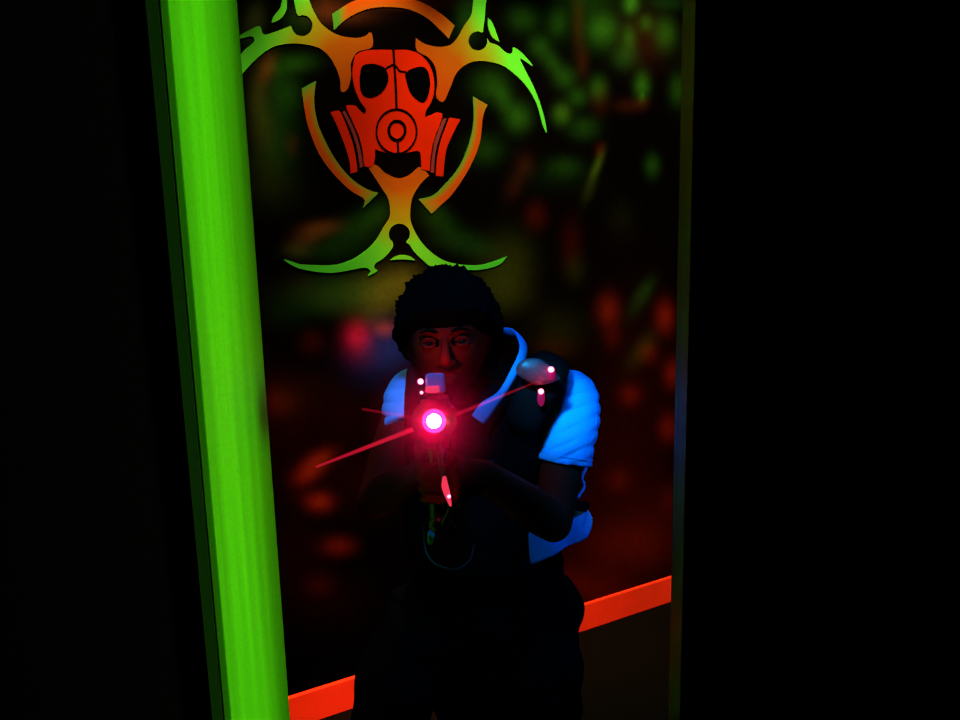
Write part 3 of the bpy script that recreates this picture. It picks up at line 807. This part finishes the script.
# clear sensor pod on the shoulder with two lamps
pod = bmesh.new()
pc = P(538, 374, 1.683)
vs = ball(pod, (0,0,0), 1.0, 4)
for v in vs:
    d = v.co; v.co = Vector((d.x*0.047, d.y*0.014, (d.z*0.031-0.004*d.x)*(1-0.62*max(0.0, d.x)**1.3)*(1.0 if d.z > 0 else 0.75)))
bmesh.ops.transform(pod, matrix=Matrix.Translation(pc) @ Matrix.Rotation(math.radians(12), 4, 'Y') @ Matrix.Rotation(math.radians(-10), 4, 'X'), verts=pod.verts)
pod_o = obj('sensor_pod', pod, M['board'], vest_o, True); pod_o['label'] = 'clear violet shoulder sensor pod'
def lamp_part(name, c, r, m, parent, sub=3):
    s = bmesh.new(); ball(s, c, r, sub); return obj(name, s, m, parent, True)
lamp_part('indicator_light', P(551,369.5,1.668), 0.0062, M['led_pink'], pod_o)
lamp_part('indicator_light', P(541,391.5,1.666), 0.0058, M['led_pink'], vest_o)
for (q, r_) in ((P(551,374,1.674), (0.010,0.007,0.014)), (P(541,398,1.672), (0.008,0.006,0.018))):
    s = bmesh.new(); ball(s, q, r_, 3); obj('light_diffuser', s, M['led_dim'], vest_o, True)

# ------------------------------------------------------------------ the gun
gun = empty('laser_gun', MZ)
tag(gun, 'black laser tag gun with glowing pink muzzle held by the person', 'toy gun')
def gbox(bm, x, y, z, sx, sy, sz, rx=0.0):
    m_ = GM @ Matrix.Translation(Vector((x, y, z))) @ Matrix.Rotation(rx, 4, 'X')
    v = box_bm(bm, (0, 0, 0), (sx, sy, sz), m_); return v
def gcyl(bm, y0, y1, r0, r1, x=0, z=0, seg=32, steps=None):
    pr = steps or [(y0, r0), (y1, r1)]
    loft(bm, [gp(x, y, z) for y, r in pr], [r for y, r in pr], seg, gx)
# receiver: shaped side profile extruded and bevelled
def gprofile(bm, prof, hw):
    lo = [bm.verts.new(gp(-hw, y, z)) for y, z in prof]; hi = [bm.verts.new(gp(hw, y, z)) for y, z in prof]; n = len(prof)
    for i in range(n): bm.faces.new((lo[i], lo[(i+1) % n], hi[(i+1) % n], hi[i]))
    bm.faces.new(lo[::-1]); bm.faces.new(hi)
g = bmesh.new()
gprofile(g, [(0.055,0.022),(0.10,0.034),(0.24,0.038),(0.36,0.036),(0.385,0.020),(0.385,-0.030),(0.345,-0.046),(0.25,-0.056),(0.10,-0.052),(0.06,-0.034)], 0.024)
bevel(g, 0.006, 3)
obj('receiver', g, M['plastic'], gun, loc=MZ)
g = bmesh.new()
gcyl(g, 0, 0, 0, 0, steps=[(0.062,0.020),(0.050,0.025),(0.030,0.030),(0.012,0.0345),(0.000,0.0355),(0.000,0.0335),(0.010,0.0325)])
obj('muzzle_shroud', g, M['plastic'], gun, True, loc=MZ)
g = bmesh.new(); gcyl(g, 0, 0, 0, 0, steps=[(0.009,0.0323),(0.004,0.0320),(0.0035,0.0295),(0.006,0.0285),(0.006,0.0265),(0.003,0.0255),(0.003,0.0230),(0.008,0.0220)])  # ring glow added to spread the muzzle light into a halo
lens_o = obj('halo_lens', g, M['led_red'], gun, True, loc=MZ); lens_o['label'] = 'ribbed red muzzle lens glowing in place of the halo'
g = bmesh.new(); gcyl(g, 0, 0, 0, 0, steps=[(0.010,0.0215),(0.002,0.0210),(-0.001,0.0185),(-0.002,0.0150),(0.000,0.0120),(0.002,0.010)])
obj('halo_ring', g, M['led_magenta'], lens_o, True, loc=MZ)
g = bmesh.new(); ball(g, gp(0,-0.003,0), 0.0115, 4)
obj('muzzle_light', g, M['led_white'], lens_o, True, loc=MZ)
# top sensor and sight
g = bmesh.new(); gbox(g, 0.002, 0.125, 0.060, 0.034, 0.050, 0.036); bevel(g, 0.008, 3)
td = obj('sensor_housing', g, M['dome'], gun, loc=MZ); td['label'] = 'translucent violet sensor on top of the gun'
g = bmesh.new(); gbox(g, -0.003, 0.098, 0.050, 0.024, 0.008, 0.012); bevel(g, 0.003, 2)
obj('sensor_window', g, M['strip'], td, loc=MZ)
g = bmesh.new(); gbox(g, -0.021, 0.120, 0.048, 0.014, 0.030, 0.034); bevel(g, 0.003, 2)
sm = obj('side_module', g, M['plastic'], gun, loc=MZ)
lamp_part('indicator_light', gp(-0.023,0.103,0.064), 0.0050, M['led_pink'], sm)
lamp_part('indicator_light', gp(-0.022,0.103,0.045), 0.0028, M['led_pink'], sm)
g = bmesh.new(); gbox(g, 0, 0.30, 0.043, 0.012, 0.07, 0.012); bevel(g, 0.002, 2)
gbox(g, -0.006, 0.33, 0.056, 0.003, 0.008, 0.016); gbox(g, 0.006, 0.33, 0.056, 0.003, 0.008, 0.016)
obj('rear_sight', g, M['plastic'], gun, loc=MZ)
# grips
g = bmesh.new(); limb(g, [gp(0,0.137,-0.045), fg_t, fg_t.lerp(fg_b,0.5), fg_b, gp(0,0.126,-0.180)], [(0.018,0.021),(0.017,0.019),(0.0175,0.0195),(0.017,0.019),(0.020,0.022)], 24, 5, side=gx)
obj('fore_grip', g, M['plastic'], gun, True, loc=MZ)
g = bmesh.new(); limb(g, [gp(0,0.292,-0.040), pg_t, pg_t.lerp(pg_b,0.5), pg_b, gp(0,0.342,-0.172)], [(0.015,0.022),(0.015,0.019),(0.0165,0.020),(0.0155,0.019),(0.018,0.023)], 24, 5, side=gx)
obj('pistol_grip', g, M['plastic'], gun, True, loc=MZ)
# hand guard in front of the fore grip carrying a lit strip
g = bmesh.new(); limb(g, [gp(0.006,0.075,-0.040), P(441,462,1.338), P(444.5,479,1.337), P(448,495,1.337), P(450,510,1.343), gp(0.006,0.110,-0.182), gp(0.0,0.126,-0.186)], [(0.005,0.005)]*7, 12, 6, side=gx)
hg = obj('hand_guard', g, M['plastic'], gun, True, loc=MZ)
g = bmesh.new(); s0 = [P(444.5,478,1.332), P(445,486,1.330), P(447.5,495,1.331), P(450.5,505,1.335)]
limb(g, s0, [(0.0035,0.0035),(0.0058,0.004),(0.0050,0.004),(0.0022,0.0025)], 12, 6, side=gx)
st = obj('light_strip', g, M['strip'], hg, True, loc=MZ); st['label'] = 'glowing red strip'
lamp_part('strip_light', P(449,496.5,1.327), 0.0030, M['led_pink'], st)
# trigger and guard, stock
g = bmesh.new(); limb(g, [gp(0,0.262,-0.052), gp(0,0.258,-0.066), gp(0,0.262,-0.078)], [0.004,0.004,0.003], 10, 5)
obj('trigger', g, M['plastic'], gun, True, loc=MZ)
g = bmesh.new(); limb(g, [gp(0,0.225,-0.054), gp(0,0.228,-0.082), gp(0,0.250,-0.096), gp(0,0.280,-0.096)], [0.003]*4, 10, 6)
obj('trigger_guard', g, M['plastic'], gun, True, loc=MZ)
g = bmesh.new(); limb(g, [P(424,540,1.66), P(426,552,1.64), P(434,563,1.62), P(447,568.5,1.61), P(458,569,1.62), P(470,560,1.64), P(474,545,1.68)], [0.0022]*7, 10, 8)
limb(g, [P(424,540,1.66), P(424,525,1.67), P(432,515,1.675)], [0.0022]*3, 10, 6)
limb(g, [gp(0,0.342,-0.172), P(450,520,1.62), P(474,545,1.68)], [0.0022]*3, 10, 8)
cab = obj('cable', g, mat('red_brown_cable', (0.12, 0.03, 0.02), 0.4, spec=0.5), gun, True, loc=MZ)
g = bmesh.new(); limb(g, [P(478,466,1.46), P(492,461,1.55), P(501,466,1.60), P(502,478,1.62), P(496,486,1.66), P(485,500,1.69)], [0.0014]*6, 8, 8)
obj('cord', g, M['plastic'], gun, True, loc=MZ)

# ------------------------------------------------------------------ flare streaks and halo added round the muzzle light
def streak_mat(name, col, s):
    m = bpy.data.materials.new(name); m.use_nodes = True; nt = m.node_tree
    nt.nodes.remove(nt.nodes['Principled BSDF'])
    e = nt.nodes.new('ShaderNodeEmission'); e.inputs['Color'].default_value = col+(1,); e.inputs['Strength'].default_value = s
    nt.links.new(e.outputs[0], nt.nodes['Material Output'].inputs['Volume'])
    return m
def streak_part(a, b, r0, r1, s, label, name='flare_streak'):  # glowing taper added in the shape of a flare streak
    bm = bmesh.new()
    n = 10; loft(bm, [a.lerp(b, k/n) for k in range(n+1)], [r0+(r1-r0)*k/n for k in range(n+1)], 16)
    o = obj(name, bm, streak_mat('streak_glow', (1.0, 0.012, 0.05), s), loc=a)
    return tag(o, label, 'flare streak', 'flare streaks at the muzzle light', 'thing')
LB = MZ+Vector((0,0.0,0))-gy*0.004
streak_part(LB, P(316,467,1.36), 0.0052, 0.0022, 62, 'longest thin red flare streak slanting down left from the gun muzzle')
streak_part(LB+gx*0.01, P(546,378,1.42), 0.0040, 0.0012, 38, 'thin red flare streak rising right from the muzzle past the collar')
streak_part(LB, P(362,409,1.34), 0.0036, 0.0022, 26, 'short faint red flare streak pointing left past the small blue sleeve')

# red scattering ball added to give the muzzle light its halo
mb = bmesh.new(); ball(mb, (0,0,0), 0.13, 3)
muzzle_halo = obj('muzzle_halo', mb, None); muzzle_halo.location = MZ-gy*0.02
m = bpy.data.materials.new('muzzle_halo'); m.use_nodes = True; nt = m.node_tree; nt.nodes.remove(nt.nodes['Principled BSDF'])
tc = nt.nodes.new('ShaderNodeTexCoord'); ln = nt.nodes.new('ShaderNodeVectorMath'); ln.operation = 'LENGTH'
nt.links.new(tc.outputs['Object'], ln.inputs[0])
mr = nt.nodes.new('ShaderNodeMapRange'); mr.inputs['From Min'].default_value = 0.0; mr.inputs['From Max'].default_value = 0.13
mr.inputs['To Min'].default_value = 2.35; mr.inputs['To Max'].default_value = 0.0
nt.links.new(ln.outputs['Value'], mr.inputs['Value'])
vs_ = nt.nodes.new('ShaderNodeVolumeScatter'); vs_.inputs['Color'].default_value = (1.0, 0.02, 0.20, 1)
pw = nt.nodes.new('ShaderNodeMath'); pw.operation = 'POWER'; pw.inputs[1].default_value = 2.6
nt.links.new(mr.outputs[0], pw.inputs[0]); nt.links.new(pw.outputs[0], vs_.inputs['Density']); nt.links.new(vs_.outputs[0], nt.nodes['Material Output'].inputs['Volume'])
muzzle_halo.data.materials.append(m)
tag(muzzle_halo, 'thin red halo added round the glowing gun muzzle', 'haze', None, 'stuff')

# ------------------------------------------------------------------ lights
def light(kind, name, loc, target, power, col, **kw):
    d = bpy.data.lights.new(name, kind); d.energy = power; d.color = col
    for k, v in kw.items(): setattr(d, k, v)
    o = bpy.data.objects.new(name, d); COL.objects.link(o)
    o.location = loc
    o.rotation_euler = (Vector(target)-Vector(loc)).to_track_quat('-Z', 'Y').to_euler()
    return o
# unseen ceiling spots added to brighten the mural and the red baseboard
for k, (u, o_, e1, e2) in enumerate(((-0.35, 0.24, 60, 420), (0.30, 0.26, 68, 420), (0.75, 0.42, 80, 120), (1.3, 0.50, 60, 130), (2.1, 0.50, 62, 150), (2.9, 0.50, 62, 150))):
    light('SPOT', 'wall_fill', W3(u, 2.70, o_), W3(u, 1.1, 0.0), e1, (1.0, 0.95, 0.70), spot_size=math.radians(84 if u > 1 else 60), spot_blend=0.7, shadow_soft_size=0.05)
    light('SPOT', 'red_wall_fill', W3(u+0.15, 2.70, o_+(0.35 if u > 1 else 0.04)), W3(u+0.15, 0.0, 0.0), e2, (1.0, 0.28, 0.09), spot_size=math.radians(34 if u > 1 else 22), spot_blend=0.9, shadow_soft_size=0.05)
# unseen strip light added beside the door to brighten the green lining
lp = Vector((0.64, 0.95, 1.35)); tgt = Vector((xl0, Z0+0.065, 1.30))
jl = light('AREA', 'lining_fill', lp, tgt, 1.15, (0.6, 1.0, 0.5), shape='RECTANGLE', size=0.06, size_y=2.2, spread=math.radians(24))
# unseen blue spots added so the shirt shines as under black light
light('SPOT', 'blue_shirt_fill', (-0.12, 0.95, 2.08), P(500,430,1.78), 26, (0.0, 0.26, 1.0), spot_size=math.radians(36), spot_blend=0.7, shadow_soft_size=0.04)
light('SPOT', 'blue_shirt_fill', (-0.22, 0.95, 2.08), P(566,418,1.76), 120, (0.0, 0.42, 1.0), spot_size=math.radians(11), spot_blend=1.0, shadow_soft_size=0.02)
light('SPOT', 'blue_shirt_fill', (0.35, 1.50, 2.62), P(550,440,1.78), 26, (0.0, 0.24, 1.0), spot_size=math.radians(30), spot_blend=0.6, shadow_soft_size=0.04)
light('SPOT', 'blue_shirt_fill', (0.95, 1.50, 1.55), P(578,515,1.80), 16, (0.0, 0.20, 1.0), spot_size=math.radians(34), spot_blend=0.6, shadow_soft_size=0.04)
light('SPOT', 'blue_shirt_fill', (-0.05, 0.95, 2.08), P(394,394,1.76), 45, (0.0, 0.36, 1.0), spot_size=math.radians(7), spot_blend=1.0, shadow_soft_size=0.02)
# muzzle and vest lamps, plus a red fill added for the face
light('POINT', 'muzzle_lamp', MZ-gy*0.03, MZ, 0.5, (1.0, 0.015, 0.16), shadow_soft_size=0.008)
light('POINT', 'face_fill', gp(0.004, 0.250, 0.105), MZ, 0.16, (1.0, 0.01, 0.02), shadow_soft_size=0.006)
light('POINT', 'vest_lamp', P(545,383,1.640), MZ, 0.02, (1.0, 0.02, 0.12), shadow_soft_size=0.006)

w = bpy.data.worlds.new('World'); scn.world = w; w.use_nodes = True
w.node_tree.nodes['Background'].inputs[0].default_value = (0, 0, 0, 1)
scn.view_settings.view_transform = 'Standard'
scn.view_settings.look = 'None'
scn.view_settings.exposure = 0.0
scn.view_settings.gamma = 1.0
scn.view_settings.use_curve_mapping = False
try:
    scn.cycles.use_denoising = True
    scn.cycles.max_bounces = 6
except Exception: pass
